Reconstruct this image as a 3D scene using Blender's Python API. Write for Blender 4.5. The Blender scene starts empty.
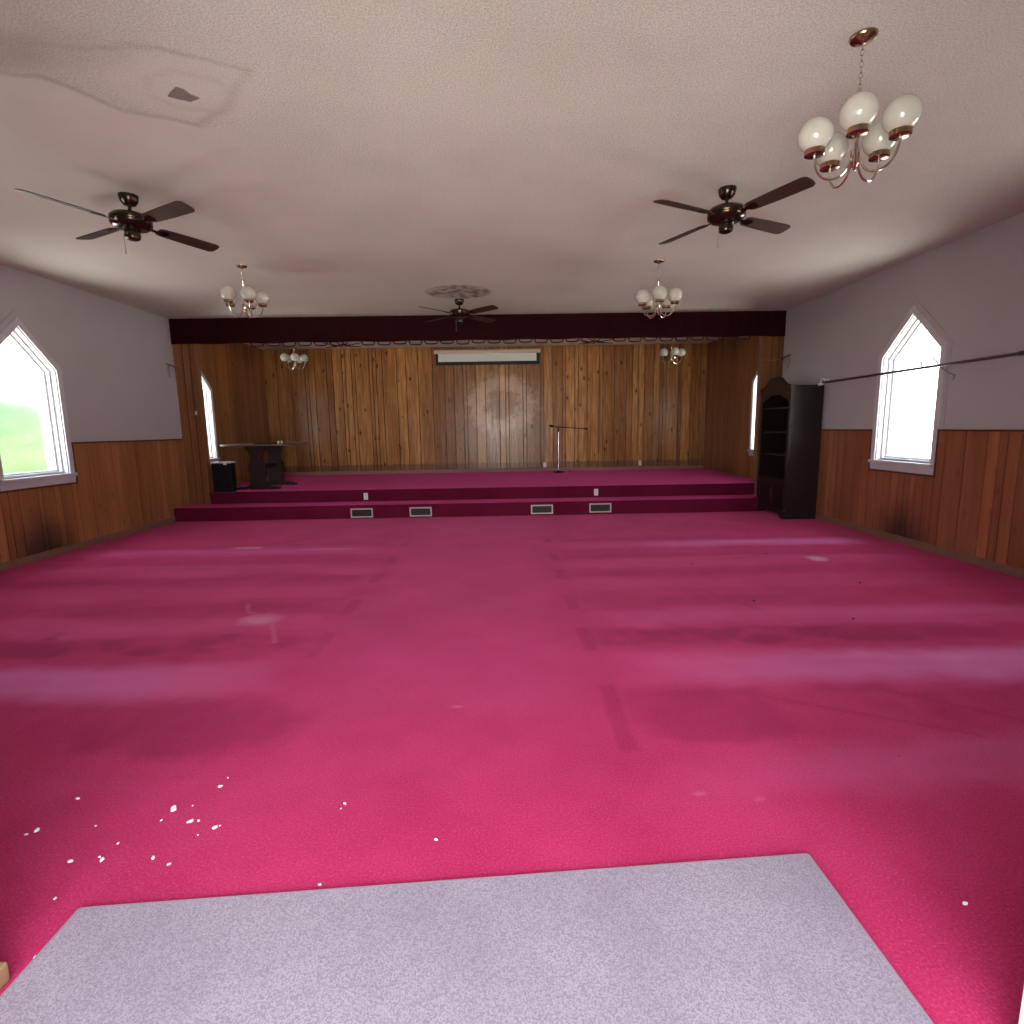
import bpy, math, random
import numpy as np
from mathutils import Matrix, Vector

random.seed(7)
rng = np.random.default_rng(7)
SC = bpy.context.scene
COL = SC.collection
PI = math.pi

# ------------------------------------------------------------------ room size
WL, WR = -5.537, 4.814          # side walls
CEIL = 3.347
YF, YB = 1.2, 13.2              # back-of-room wall (doorway) and stage back wall
WAINS = 1.352
STEP, DECK = 0.225, 0.43        # lower step top, stage deck
YS, YW = 9.137, 9.624           # lower riser, upper riser / wings / valance
CAM_H = 1.45
WIN_Y = [3.04, 6.60, 10.20]

# ------------------------------------------------------------------ materials
def new_mat(name):
    m = bpy.data.materials.new(name)
    m.use_nodes = True
    nt = m.node_tree
    return m, nt, nt.nodes, nt.links, nt.nodes['Principled BSDF']

def N(nodes, t, **kw):
    n = nodes.new(t)
    for k, v in kw.items():
        setattr(n, k, v)
    return n

def rgba(c):
    return (c[0], c[1], c[2], 1.0)

def mixrgb(nodes, links, fac, a, b, blend='MIX'):
    n = nodes.new('ShaderNodeMix'); n.data_type = 'RGBA'; n.blend_type = blend
    for sock, val in ((n.inputs[0], fac), (n.inputs[6], a), (n.inputs[7], b)):
        if hasattr(val, 'is_linked'):
            links.new(val, sock)
        elif isinstance(val, (int, float)):
            sock.default_value = val
        else:
            sock.default_value = rgba(val)
    return n.outputs[2]

def math_n(nodes, links, op, a, b=None, clamp=False):
    n = nodes.new('ShaderNodeMath'); n.operation = op; n.use_clamp = clamp
    for i, v in enumerate((a, b)):
        if v is None:
            continue
        if hasattr(v, 'is_linked'):
            links.new(v, n.inputs[i])
        else:
            n.inputs[i].default_value = v
    return n.outputs[0]

def maprange(nodes, links, v, a, b, c=0.0, d=1.0, smooth=True):
    n = nodes.new('ShaderNodeMapRange')
    if smooth:
        n.interpolation_type = 'SMOOTHSTEP'
    links.new(v, n.inputs[0])
    for i, x in enumerate((a, b, c, d)):
        n.inputs[i + 1].default_value = x
    return n.outputs[0]

def noise(nodes, links, vec, scale, detail=3.0, rough=0.55):
    n = nodes.new('ShaderNodeTexNoise')
    n.inputs['Scale'].default_value = scale
    n.inputs['Detail'].default_value = detail
    n.inputs['Roughness'].default_value = rough
    if vec is not None:
        links.new(vec, n.inputs['Vector'])
    return n.outputs['Fac']

def bump(nodes, links, bsdf, h, strength, dist):
    b = nodes.new('ShaderNodeBump')
    b.inputs['Strength'].default_value = strength if not hasattr(strength, 'is_linked') else 1.0
    if hasattr(strength, 'is_linked'):
        links.new(strength, b.inputs['Strength'])
    b.inputs['Distance'].default_value = dist
    links.new(h, b.inputs['Height'])
    links.new(b.outputs['Normal'], bsdf.inputs['Normal'])

def simple(name, color, rough=0.5, metal=0.0, var=0.12, scale=14.0, spec=0.5, coat=0.0, bumpd=0.0, bscale=60.0):
    m, nt, nodes, links, b = new_mat(name)
    tc = nodes.new('ShaderNodeTexCoord')
    f = noise(nodes, links, tc.outputs['Object'], scale)
    lo = tuple(c * (1 - var) for c in color); hi = tuple(min(1, c * (1 + var)) for c in color)
    links.new(mixrgb(nodes, links, f, lo, hi), b.inputs['Base Color'])
    b.inputs['Roughness'].default_value = rough
    b.inputs['Metallic'].default_value = metal
    b.inputs['Specular IOR Level'].default_value = spec
    b.inputs['Coat Weight'].default_value = coat
    if bumpd:
        h = noise(nodes, links, tc.outputs['Object'], bscale, 2)
        bump(nodes, links, b, h, 0.6, bumpd)
    return m

def panel_wood(name, dark, mid, light, rough=0.38, spec=0.5, soot=None, low_band=None, bloom=None, knots=0.8, vary=0.55):
    """knotty pine boards: tone per board, long grain, knots; optional soot, darker low band, and worn varnish with painted glare"""
    m, nt, nodes, links, b = new_mat(name)
    tc = nodes.new('ShaderNodeTexCoord')
    sep = nodes.new('ShaderNodeSeparateXYZ'); links.new(tc.outputs['Object'], sep.inputs[0])
    horiz = math_n(nodes, links, 'ADD', sep.outputs[0], sep.outputs[1])
    comb = nodes.new('ShaderNodeCombineXYZ')
    links.new(math_n(nodes, links, 'MULTIPLY', horiz, 1.0), comb.inputs[0])
    links.new(math_n(nodes, links, 'MULTIPLY', sep.outputs[2], 0.07), comb.inputs[2])
    geo = nodes.new('ShaderNodeNewGeometry')
    rnd = geo.outputs['Random Per Island']
    links.new(math_n(nodes, links, 'MULTIPLY', rnd, 37.0), comb.inputs[1])
    grain = noise(nodes, links, comb.outputs[0], 26.0, 5, 0.6)
    broad = noise(nodes, links, comb.outputs[0], 5.0, 2, 0.5)
    c1 = mixrgb(nodes, links, maprange(nodes, links, grain, 0.3, 0.72), mid, light)
    c2 = mixrgb(nodes, links, maprange(nodes, links, broad, 0.35, 0.7, 0.0, 0.5), c1, dark)
    c3 = mixrgb(nodes, links, maprange(nodes, links, rnd, 0.0, 1.0, 0.0, vary, False), c2,
                mixrgb(nodes, links, 0.75, c2, dark))
    # knots
    kc = nodes.new('ShaderNodeCombineXYZ')
    links.new(math_n(nodes, links, 'MULTIPLY', horiz, 6.5), kc.inputs[0])
    links.new(math_n(nodes, links, 'MULTIPLY', sep.outputs[2], 3.6), kc.inputs[2])
    links.new(math_n(nodes, links, 'MULTIPLY', rnd, 11.0), kc.inputs[1])
    vo = nodes.new('ShaderNodeTexVoronoi'); vo.inputs['Scale'].default_value = 0.8
    links.new(kc.outputs[0], vo.inputs['Vector'])
    kd = maprange(nodes, links, vo.outputs['Distance'], 0.07, 0.2, knots, 0.0)
    c4 = mixrgb(nodes, links, kd, c3, tuple(x * 0.35 for x in dark))
    out = c4
    if soot:
        cx, cy, cz, ry, rz = soot
        dy = math_n(nodes, links, 'DIVIDE', math_n(nodes, links, 'SUBTRACT', sep.outputs[1], cy), ry)
        dz = math_n(nodes, links, 'DIVIDE', math_n(nodes, links, 'SUBTRACT', sep.outputs[2], cz), rz)
        d = math_n(nodes, links, 'SQRT', math_n(nodes, links, 'ADD', math_n(nodes, links, 'POWER', math_n(nodes, links, 'ABSOLUTE', dy), 2.0),
                                               math_n(nodes, links, 'POWER', math_n(nodes, links, 'ABSOLUTE', dz), 2.0)))
        nz = noise(nodes, links, tc.outputs['Object'], 5.0, 3)
        d2 = math_n(nodes, links, 'ADD', d, math_n(nodes, links, 'MULTIPLY', nz, 0.5))
        sm = maprange(nodes, links, d2, 0.35, 1.3, 0.88, 0.0)
        out = mixrgb(nodes, links, sm, out, (0.012, 0.009, 0.008))
    if low_band is not None:  # boards turn darker below this height
        nz = noise(nodes, links, tc.outputs['Object'], 3.0, 3)
        zz = math_n(nodes, links, 'ADD', sep.outputs[2], math_n(nodes, links, 'MULTIPLY', nz, 0.06))
        sm = maprange(nodes, links, zz, low_band - 0.015, low_band + 0.015, 0.55, 0.0)
        out = mixrgb(nodes, links, sm, out, (0.085, 0.04, 0.035))
    ro = maprange(nodes, links, grain, 0.2, 0.8, rough - 0.07, rough + 0.1)
    if bloom:  # worn finish, with entrance glare painted in as a pale ring
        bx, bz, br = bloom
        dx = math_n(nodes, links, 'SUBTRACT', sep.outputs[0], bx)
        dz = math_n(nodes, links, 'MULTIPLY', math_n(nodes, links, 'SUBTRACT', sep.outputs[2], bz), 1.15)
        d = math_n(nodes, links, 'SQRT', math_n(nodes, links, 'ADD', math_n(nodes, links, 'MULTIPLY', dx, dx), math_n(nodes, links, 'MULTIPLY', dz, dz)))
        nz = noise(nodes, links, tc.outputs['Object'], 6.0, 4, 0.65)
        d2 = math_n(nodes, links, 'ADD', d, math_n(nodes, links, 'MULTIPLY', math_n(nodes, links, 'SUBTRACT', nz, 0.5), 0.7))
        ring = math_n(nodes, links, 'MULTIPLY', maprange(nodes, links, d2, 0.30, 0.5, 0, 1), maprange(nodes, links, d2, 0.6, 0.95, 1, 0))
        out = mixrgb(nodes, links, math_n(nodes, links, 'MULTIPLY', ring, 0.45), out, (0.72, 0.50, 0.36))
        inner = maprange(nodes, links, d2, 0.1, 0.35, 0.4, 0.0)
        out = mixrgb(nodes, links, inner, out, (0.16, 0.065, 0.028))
    links.new(out, b.inputs['Base Color'])
    links.new(ro, b.inputs['Roughness'])
    b.inputs['Specular IOR Level'].default_value = spec
    bump(nodes, links, b, grain, 0.25, 0.002)
    return m

M = {}
M['wall'] = simple('painted_wall', (0.45, 0.44, 0.45), 0.75, var=0.05, scale=2.0, spec=0.25, bumpd=0.002, bscale=90)
M['white'] = simple('white_paint', (0.74, 0.75, 0.77), 0.45, var=0.03)
M['casing'] = simple('casing_paint', (0.56, 0.56, 0.585), 0.6, var=0.04, scale=5)
M['shell'] = simple('outer_shell', (0.6, 0.6, 0.58), 0.8)
M['wains_l'] = panel_wood('wainscot_pine_soot_a', (0.15, 0.052, 0.017), (0.36, 0.145, 0.052), (0.48, 0.215, 0.085), knots=0.35, vary=0.7, soot=(0, 6.55, 0.06, 0.58, 0.62))
M['wains_r'] = panel_wood('wainscot_pine_soot_b', (0.15, 0.046, 0.020), (0.32, 0.112, 0.048), (0.43, 0.17, 0.078), knots=0.35, vary=0.7, soot=(0, 6.52, 0.06, 0.56, 0.60))
M['pine'] = panel_wood('stage_pine', (0.09, 0.028, 0.008), (0.24, 0.09, 0.027), (0.36, 0.155, 0.05), 0.36, vary=0.7)
M['pine_back'] = panel_wood('stage_back_pine', (0.15, 0.05, 0.013), (0.40, 0.175, 0.052), (0.62, 0.31, 0.105), 0.25, spec=0.28, vary=0.95, low_band=0.68, bloom=(-0.02, 2.0, 0.75))
M['groove'] = simple('groove_backing_wood', (0.04, 0.013, 0.006), 0.6)  # dark wood backing behind the board gaps
M['cap'] = simple('chair_rail_wood', (0.07, 0.03, 0.018), 0.45)
M['base'] = simple('baseboard_wood', (0.20, 0.105, 0.07), 0.5, var=0.2, scale=6)
M['plinth'] = simple('plinth_tan_wood', (0.27, 0.155, 0.08), 0.5, var=0.15, scale=9)
M['bronze'] = simple('dark_bronze', (0.055, 0.038, 0.026), 0.22, 0.9, var=0.2)
M['brass'] = simple('antique_brass', (0.42, 0.30, 0.19), 0.2, 1.0, var=0.12)
M['nickel'] = simple('polished_brass', (0.74, 0.67, 0.56), 0.16, 1.0, var=0.08)
M['blade'] = simple('walnut_blade', (0.045, 0.021, 0.012), 0.5, var=0.35, scale=9, spec=0.35)
M['velvet'] = simple('burgundy_velvet', (0.020, 0.0022, 0.004), 0.9, var=0.25, scale=4, spec=0.1)
M['cord'] = simple('burgundy_cord', (0.055, 0.010, 0.016), 0.8, spec=0.2)
M['dark'] = simple('cabinet_stain', (0.015, 0.0085, 0.0085), 0.32, var=0.25, scale=5, spec=0.35)
M['darkin'] = simple('cabinet_inside', (0.008, 0.005, 0.005), 0.6, var=0.2, spec=0.2)
M['table'] = simple('table_stain', (0.022, 0.010, 0.008), 0.6, var=0.3, scale=6, spec=0.2)
M['black'] = simple('black_plastic', (0.005, 0.005, 0.007), 0.6, spec=0.2)
M['pale'] = simple('pale_lid', (0.5, 0.5, 0.5), 0.4)
M['steel'] = simple('chrome_tube', (0.75, 0.72, 0.66), 0.25, 0.9)
M['ivory'] = simple('ivory_plastic', (0.75, 0.72, 0.70), 0.4)
M['screen'] = simple('screen_fabric', (0.78, 0.82, 0.76), 0.8, var=0.02)
M['screenblack'] = simple('screen_border', (0.008, 0.008, 0.011), 0.7)
M['case'] = simple('screen_case', (0.62, 0.52, 0.40), 0.5, var=0.04)
M['rod'] = simple('dark_rod', (0.11, 0.09, 0.088), 0.35, 0.6)
M['wire'] = simple('bent_wire', (0.3, 0.29, 0.28), 0.4, 0.7)
M['louver'] = simple('vent_dark', (0.012, 0.009, 0.009), 0.6)
M['ventmetal'] = simple('vent_frame_metal', (0.50, 0.44, 0.42), 0.45, 0.2)
M['flake'] = simple('paint_flake', (0.85, 0.82, 0.82), 0.7)
M['speck'] = simple('dark_speck', (0.02, 0.006, 0.01), 0.8)
M['patch'] = simple('bare_drywall', (0.20, 0.16, 0.145), 0.9, var=0.1)
M['hedge'] = simple('leafy_green', (0.055, 0.125, 0.035), 0.8, var=0.5, scale=6)
M['grass'] = simple('lawn', (0.06, 0.12, 0.04), 0.9, var=0.3, scale=2)
M['gravel'] = simple('pale_gravel', (0.62, 0.60, 0.56), 0.9, var=0.1, scale=20)

def globe_mat():
    m, nt, nodes, links, b = new_mat('milk_glass')
    tc = nodes.new('ShaderNodeTexCoord')
    f = noise(nodes, links, tc.outputs['Object'], 9.0, 2)
    links.new(mixrgb(nodes, links, f, (0.47, 0.46, 0.40), (0.55, 0.54, 0.47)), b.inputs['Base Color'])
    b.inputs['Roughness'].default_value = 0.07
    b.inputs['Coat Weight'].default_value = 0.4
    b.inputs['Coat Roughness'].default_value = 0.05
    b.inputs['Subsurface Weight'].default_value = 0.25
    b.inputs['Subsurface Radius'].default_value = (0.03, 0.03, 0.028)
    return m
M['globe'] = globe_mat()

def pane_mat():
    m, nt, nodes, links, b = new_mat('hazy_window_glass')
    out = nodes['Material Output']
    nodes.remove(b)
    tr = nodes.new('ShaderNodeBsdfTransparent'); tr.inputs[0].default_value = (0.96, 0.97, 0.98, 1)
    rf = nodes.new('ShaderNodeBsdfRefraction'); rf.inputs['Roughness'].default_value = 0.35; rf.inputs['IOR'].default_value = 1.06
    gl = nodes.new('ShaderNodeBsdfGlossy'); gl.inputs['Roughness'].default_value = 0.05
    tc = nodes.new('ShaderNodeTexCoord')
    f = noise(nodes, links, tc.outputs['Object'], 3.0, 2)
    m1 = nodes.new('ShaderNodeMixShader')
    links.new(maprange(nodes, links, f, 0.3, 0.7, 0.25, 0.32), m1.inputs[0])
    links.new(tr.outputs[0], m1.inputs[1]); links.new(rf.outputs[0], m1.inputs[2])
    m2 = nodes.new('ShaderNodeMixShader'); m2.inputs[0].default_value = 0.04
    links.new(m1.outputs[0], m2.inputs[1]); links.new(gl.outputs[0], m2.inputs[2])
    links.new(m2.outputs[0], out.inputs['Surface'])
    return m
M['pane'] = pane_mat()

def carpet_mat(name='crimson_carpet', plain=False):
    m, nt, nodes, links, b = new_mat(name)
    tc = nodes.new('ShaderNodeTexCoord')
    fine = noise(nodes, links, tc.outputs['Object'], 120.0, 3, 0.75)
    mott = noise(nodes, links, tc.outputs['Object'], 1.7, 4, 0.6)
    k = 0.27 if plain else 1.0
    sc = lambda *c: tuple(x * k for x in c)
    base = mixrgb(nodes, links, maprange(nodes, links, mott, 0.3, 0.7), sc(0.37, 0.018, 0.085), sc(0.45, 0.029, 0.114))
    base = mixrgb(nodes, links, maprange(nodes, links, fine, 0.5, 0.34, 0.0, 0.55), base, sc(0.24, 0.005, 0.044))
    base = mixrgb(nodes, links, maprange(nodes, links, fine, 0.54, 0.68, 0.0, 0.5), base, sc(0.66, 0.09, 0.23))
    if not plain:
        a = nodes.new('ShaderNodeAttribute'); a.attribute_name = 'faded'
        base = mixrgb(nodes, links, math_n(nodes, links, 'MULTIPLY', a.outputs['Fac'], 0.8), base, (0.60, 0.085, 0.25))
        a = nodes.new('ShaderNodeAttribute'); a.attribute_name = 'daylit_fade'
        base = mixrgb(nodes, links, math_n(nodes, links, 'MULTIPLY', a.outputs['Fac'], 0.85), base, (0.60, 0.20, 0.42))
        a = nodes.new('ShaderNodeAttribute'); a.attribute_name = 'pile'
        base = mixrgb(nodes, links, math_n(nodes, links, 'MULTIPLY', a.outputs['Fac'], 0.75), base, (0.20, 0.003, 0.042))
        a = nodes.new('ShaderNodeAttribute'); a.attribute_name = 'pale_marks'
        base = mixrgb(nodes, links, a.outputs['Fac'], base, (0.60, 0.36, 0.42))
    links.new(base, b.inputs['Base Color'])
    b.inputs['Roughness'].default_value = 0.95
    b.inputs['Specular IOR Level'].default_value = 0.05
    b.inputs['Sheen Weight'].default_value = 0.28 if not plain else 0.5
    b.inputs['Sheen Roughness'].default_value = 0.45
    b.inputs['Sheen Tint'].default_value = (0.95, 0.24, 0.52, 1) if not plain else (0.95, 0.12, 0.38, 1)
    bump(nodes, links, b, fine, 0.6, 0.004)
    return m
M['carpet'] = carpet_mat()
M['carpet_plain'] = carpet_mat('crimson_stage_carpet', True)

def rug_mat():
    m, nt, nodes, links, b = new_mat('grey_lilac_rug')
    tc = nodes.new('ShaderNodeTexCoord')
    fine = noise(nodes, links, tc.outputs['Object'], 200.0, 4, 0.8)
    mott = noise(nodes, links, tc.outputs['Object'], 2.2, 4, 0.6)
    base = mixrgb(nodes, links, maprange(nodes, links, mott, 0.3, 0.7), (0.27, 0.235, 0.295), (0.34, 0.295, 0.355))
    base = mixrgb(nodes, links, maprange(nodes, links, fine, 0.42, 0.6, 0.0, 0.75), base, (0.14, 0.118, 0.165))
    links.new(base, b.inputs['Base Color'])
    b.inputs['Roughness'].default_value = 0.95
    b.inputs['Specular IOR Level'].default_value = 0.15
    b.inputs['Sheen Weight'].default_value = 0.2
    bump(nodes, links, b, fine, 0.5, 0.004)
    return m
M['rug'] = rug_mat()
M['rugedge'] = simple('rug_binding', (0.26, 0.20, 0.24), 0.9)

def ceiling_mat():
    m, nt, nodes, links, b = new_mat('popcorn_ceiling')
    tc = nodes.new('ShaderNodeTexCoord')
    grain = noise(nodes, links, tc.outputs['Object'], 95.0, 3, 0.75)
    mott = noise(nodes, links, tc.outputs['Object'], 0.9, 4, 0.6)
    base = mixrgb(nodes, links, maprange(nodes, links, mott, 0.3, 0.7), (0.68, 0.675, 0.60), (0.76, 0.75, 0.675))
    a = nodes.new('ShaderNodeAttribute'); a.attribute_name = 'smooth'
    base2 = mixrgb(nodes, links, maprange(nodes, links, grain, 0.38, 0.6, 0.5, 0.0), base, (0.38, 0.33, 0.31))
    base = mixrgb(nodes, links, a.outputs['Fac'], base2, mixrgb(nodes, links, 0.35, base, (0.46, 0.43, 0.385)))
    s = nodes.new('ShaderNodeAttribute'); s.attribute_name = 'stain'
    base = mixrgb(nodes, links, s.outputs['Fac'], base, (0.15, 0.085, 0.05))
    links.new(base, b.inputs['Base Color'])
    b.inputs['Roughness'].default_value = 0.85
    b.inputs['Specular IOR Level'].default_value = 0.3
    st = math_n(nodes, links, 'SUBTRACT', 0.85, math_n(nodes, links, 'MULTIPLY', a.outputs['Fac'], 0.75))
    bump(nodes, links, b, grain, st, 0.012)
    return m
M['ceiling'] = ceiling_mat()

# ------------------------------------------------------------------ mesh builder
class MB:
    def __init__(self):
        self.v = []; self.f = []
    def add(self, vs, fs):
        o = len(self.v)
        self.v += [tuple(p) for p in vs]
        self.f += [tuple(i + o for i in q) for q in fs]
        return self
    def box(self, x0, x1, y0, y1, z0, z1):
        vs = [(x, y, z) for x in (x0, x1) for y in (y0, y1) for z in (z0, z1)]
        return self.add(vs, [(0, 1, 3, 2), (4, 6, 7, 5), (0, 4, 5, 1), (2, 3, 7, 6), (0, 2, 6, 4), (1, 5, 7, 3)])
    def prism(self, poly, a0, a1, axis):
        """poly in the two other axes (in xyz order), extruded along axis"""
        n = len(poly)
        def P(u, w, a):
            return ((a, u, w), (u, a, w), (u, w, a))[axis]
        vs = [P(u, w, a0) for u, w in poly] + [P(u, w, a1) for u, w in poly]
        fs = [tuple(range(n)), tuple(range(2 * n - 1, n - 1, -1))]
        fs += [(i, i + n, (i + 1) % n + n, (i + 1) % n) for i in range(n)]
        return self.add(vs, fs)
    def ring(self, outer, inner, a0, a1, axis):
        n = len(outer)
        def P(u, w, a):
            return ((a, u, w), (u, a, w), (u, w, a))[axis]
        vs = [P(u, w, a0) for u, w in outer] + [P(u, w, a0) for u, w in inner] + [P(u, w, a1) for u, w in outer] + [P(u, w, a1) for u, w in inner]
        fs = []
        for i in range(n):
            j = (i + 1) % n
            fs += [(i, j, n + j, n + i), (2 * n + i, 3 * n + i, 3 * n + j, 2 * n + j),
                   (i, 2 * n + i, 2 * n + j, j), (n + i, n + j, 3 * n + j, 3 * n + i)]
        return self.add(vs, fs)
    def lathe(self, prof, seg=24, c=(0, 0, 0), M4=None):
        """prof: (r, z) from bottom to top"""
        vs = []; fs = []
        rows = []
        for r, z in prof:
            if r < 1e-6:
                rows.append([len(vs)]); vs.append((0, 0, z))
            else:
                rows.append(list(range(len(vs), len(vs) + seg)))
                vs += [(r * math.cos(2 * PI * k / seg), r * math.sin(2 * PI * k / seg), z) for k in range(seg)]
        for a, b in zip(rows, rows[1:]):
            for k in range(seg):
                k2 = (k + 1) % seg
                if len(a) == 1 and len(b) == 1:
                    continue
                if len(a) == 1:
                    fs.append((a[0], b[k2], b[k]))
                elif len(b) == 1:
                    fs.append((a[k], a[k2], b[0]))
                else:
                    fs.append((a[k], a[k2], b[k2], b[k]))
        if len(rows[0]) > 1:
            fs.append(tuple(reversed(rows[0])))
        if len(rows[-1]) > 1:
            fs.append(tuple(rows[-1]))
        T = Matrix.Translation(c) @ (M4 if M4 is not None else Matrix())
        return self.add([T @ Vector(p) for p in vs], fs)
    def sphere(self, r, c, seg=24, rows=14, sq=1.0):
        prof = [(r * math.sin(PI * k / rows), -r * sq * math.cos(PI * k / rows)) for k in range(rows + 1)]
        prof[0] = (0, -r * sq); prof[-1] = (0, r * sq)
        return self.lathe(prof, seg, c)
    def tube(self, pts, r, seg=8, closed=False):
        pts = [Vector(p) for p in pts]
        n = len(pts)
        rs = r if isinstance(r, (list, tuple)) else [r] * n
        vs = []; up = None
        for i, p in enumerate(pts):
            a = pts[i - 1] if (i > 0 or closed) else pts[i]
            b = pts[(i + 1) % n] if (i < n - 1 or closed) else pts[i]
            t = (b - a).normalized()
            if up is None:
                up = Vector((0, 0, 1)) if abs(t.z) < 0.9 else Vector((1, 0, 0))
            s = t.cross(up)
            if s.length < 1e-5:
                s = t.cross(Vector((0.3, 0.9, 0.2)))
            s.normalize(); u = s.cross(t).normalized(); up = u
            vs += [p + (s * math.cos(2 * PI * k / seg) + u * math.sin(2 * PI * k / seg)) * rs[i] for k in range(seg)]
        fs = []
        for i in range(n if closed else n - 1):
            j = (i + 1) % n
            for k in range(seg):
                k2 = (k + 1) % seg
                fs.append((i * seg + k, i * seg + k2, j * seg + k2, j * seg + k))
        if not closed:
            fs.append(tuple(range(seg - 1, -1, -1)))
            fs.append(tuple((n - 1) * seg + k for k in range(seg)))
        return self.add(vs, fs)
    def build(self, name, mat, parent=None, smooth=True, bevel=0.0, loc=None):
        me = bpy.data.meshes.new(name)
        me.from_pydata(self.v, [], self.f)
        me.update()
        import bmesh
        bm = bmesh.new(); bm.from_mesh(me)
        bmesh.ops.recalc_face_normals(bm, faces=bm.faces)
        bm.to_mesh(me); bm.free()
        if smooth:
            me.polygons.foreach_set('use_smooth', [True] * len(me.polygons))
            me.set_sharp_from_angle(angle=math.radians(38))
        me.materials.append(mat)
        o = bpy.data.objects.new(name, me)
        COL.objects.link(o)
        if parent:
            o.parent = parent
        if loc:
            o.location = loc
        if bevel:
            b = o.modifiers.new('edge', 'BEVEL'); b.width = bevel; b.segments = 2; b.limit_method = 'ANGLE'
        return o

def tag(o, label=None, cat=None, group=None, kind=None):
    if label: o['label'] = label
    if cat: o['category'] = cat
    if group: o['group'] = group
    if kind: o['kind'] = kind
    return o

def empty(name, loc=(0, 0, 0), label=None, cat=None, group=None, kind=None, rotz=0.0):
    o = bpy.data.objects.new(name, None)
    o.empty_display_size = 0.1
    o.location = loc; o.rotation_euler = (0, 0, rotz)
    COL.objects.link(o)
    return tag(o, label, cat, group, kind)

def dup(o, parent=None):
    c = o.copy(); COL.objects.link(c)
    if parent: c.parent = parent
    for ch in [x for x in o.children]:
        dup(ch, c)
    return c

def struct(name, mb, mat, label=None, **kw):
    o = mb.build(name, mat, smooth=kw.pop('smooth', False), **kw)
    return tag(o, label, None, None, 'structure')

# ------------------------------------------------------------------ gable window shape
HW, ZS, ZSH, ZA = 0.47, 0.97, 2.25, 2.70
SLOPE = (ZA - ZSH) / HW
def gable(yc, w=0.0, bottom=None):
    """outline inset by w (negative = outset): list of (y, z)"""
    k = math.sqrt(1 + SLOPE * SLOPE)
    hw = HW - w
    za = ZA - w * k
    zsh = za - SLOPE * hw
    zb = ZS + w if bottom is None else bottom
    return [(yc - hw, zb), (yc + hw, zb), (yc + hw, zsh), (yc, za), (yc - hw, zsh)]

# ------------------------------------------------------------------ shell: walls
TH = 0.24
for name, x0, x1 in (('wall_left', WL - TH, WL), ('wall_right', WR, WR + TH)):
    mb = MB()
    edges = [YF - 0.15]
    for yc in WIN_Y:
        mb.box(x0, x1, edges[-1], yc - HW, -0.2, CEIL + 0.02)
        mb.box(x0, x1, yc - HW, yc + HW, -0.2, ZS)
        mb.prism([(yc - HW, ZSH), (yc, ZA), (yc, CEIL + 0.02), (yc - HW, CEIL + 0.02)], x0, x1, 0)
        mb.prism([(yc, ZA), (yc + HW, ZSH), (yc + HW, CEIL + 0.02), (yc, CEIL + 0.02)], x0, x1, 0)
        edges.append(yc + HW)
    mb.box(x0, x1, edges[-1], YB + 0.2, -0.2, CEIL + 0.02)
    struct(name, mb, M['wall'])
struct('wall_back', MB().box(WL, WR, YB, YB + 0.2, -0.2, CEIL + 0.02), M['groove'])
# doorway wall the photo is taken from
DX0, DX1, DH = -1.39, 1.36, 2.62
mb = MB()
mb.box(WL, DX0 - 0.02, YF - 0.15, YF, -0.2, CEIL + 0.02)
mb.box(DX1, WR, YF - 0.15, YF, -0.2, CEIL + 0.02)
mb.box(DX0 - 0.02, DX1, YF - 0.15, YF, DH, CEIL + 0.02)
struct('wall_front', mb, M['wall'])
# entry porch behind the camera
PY = -1.2
mb = MB()
mb.box(DX0 - 0.25, DX0 - 0.08, PY, YF - 0.15, -0.2, DH + 0.1)
mb.box(1.25, 1.42, PY, YF - 0.15, -0.2, DH + 0.1)
mb.box(DX0 - 0.25, 1.42, PY, YF - 0.15, DH, DH + 0.12)
struct('wall_entry', mb, M['wall'])
d1 = empty('door_1', (1.185, 0.2, 0), kind='structure')
MB().box(-0.022, 0.022, 0, 0.86, 0.015, 2.08).build('door_leaf', M['white'], d1, smooth=False, bevel=0.003)
kb = MB(); kb.lathe([(0.012, 0), (0.012, 0.03), (0.026, 0.04), (0.028, 0.06), (0, 0.068)], 16, (-0.022, 0.79, 0.96), Matrix.Rotation(-PI / 2, 4, 'Y'))
kb.build('door_knob', M['brass'], d1)

# ------------------------------------------------------------------ value noise helpers for worn patches
def vnoise(x, y, s, seed=0):
    x = x / s; y = y / s
    xi = np.floor(x).astype(np.int64); yi = np.floor(y).astype(np.int64)
    xf = x - xi; yf = y - yi
    def h(a, b):
        n = (a * 374761393 + b * 668265263 + seed * 974711) & 0xFFFFFFFF
        n = ((n ^ (n >> 13)) * 1274126177) & 0xFFFFFFFF
        return ((n ^ (n >> 16)) & 0xFFFF) / 65535.0
    u = xf * xf * (3 - 2 * xf); v = yf * yf * (3 - 2 * yf)
    return (h(xi, yi) * (1 - u) + h(xi + 1, yi) * u) * (1 - v) + (h(xi, yi + 1) * (1 - u) + h(xi + 1, yi + 1) * u) * v
def fbm(x, y, s, seed=0, o=4):
    t = 0; a = 0.5; n = 0
    for k in range(o):
        t = t + a * vnoise(x, y, s / 2 ** k, seed + k); n += a; a *= 0.55
    return t / n
def sstep(v, a, b):
    t = np.clip((v - a) / (b - a), 0, 1)
    return t * t * (3 - 2 * t)
def polydist(X, Y, pts):
    d = np.full(X.shape, 1e9)
    for (ax, ay), (bx, by) in zip(pts, pts[1:]):
        dx, dy = bx - ax, by - ay
        t = np.clip(((X - ax) * dx + (Y - ay) * dy) / (dx * dx + dy * dy + 1e-12), 0, 1)
        d = np.minimum(d, np.hypot(X - ax - t * dx, Y - ay - t * dy))
    return d

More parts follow.
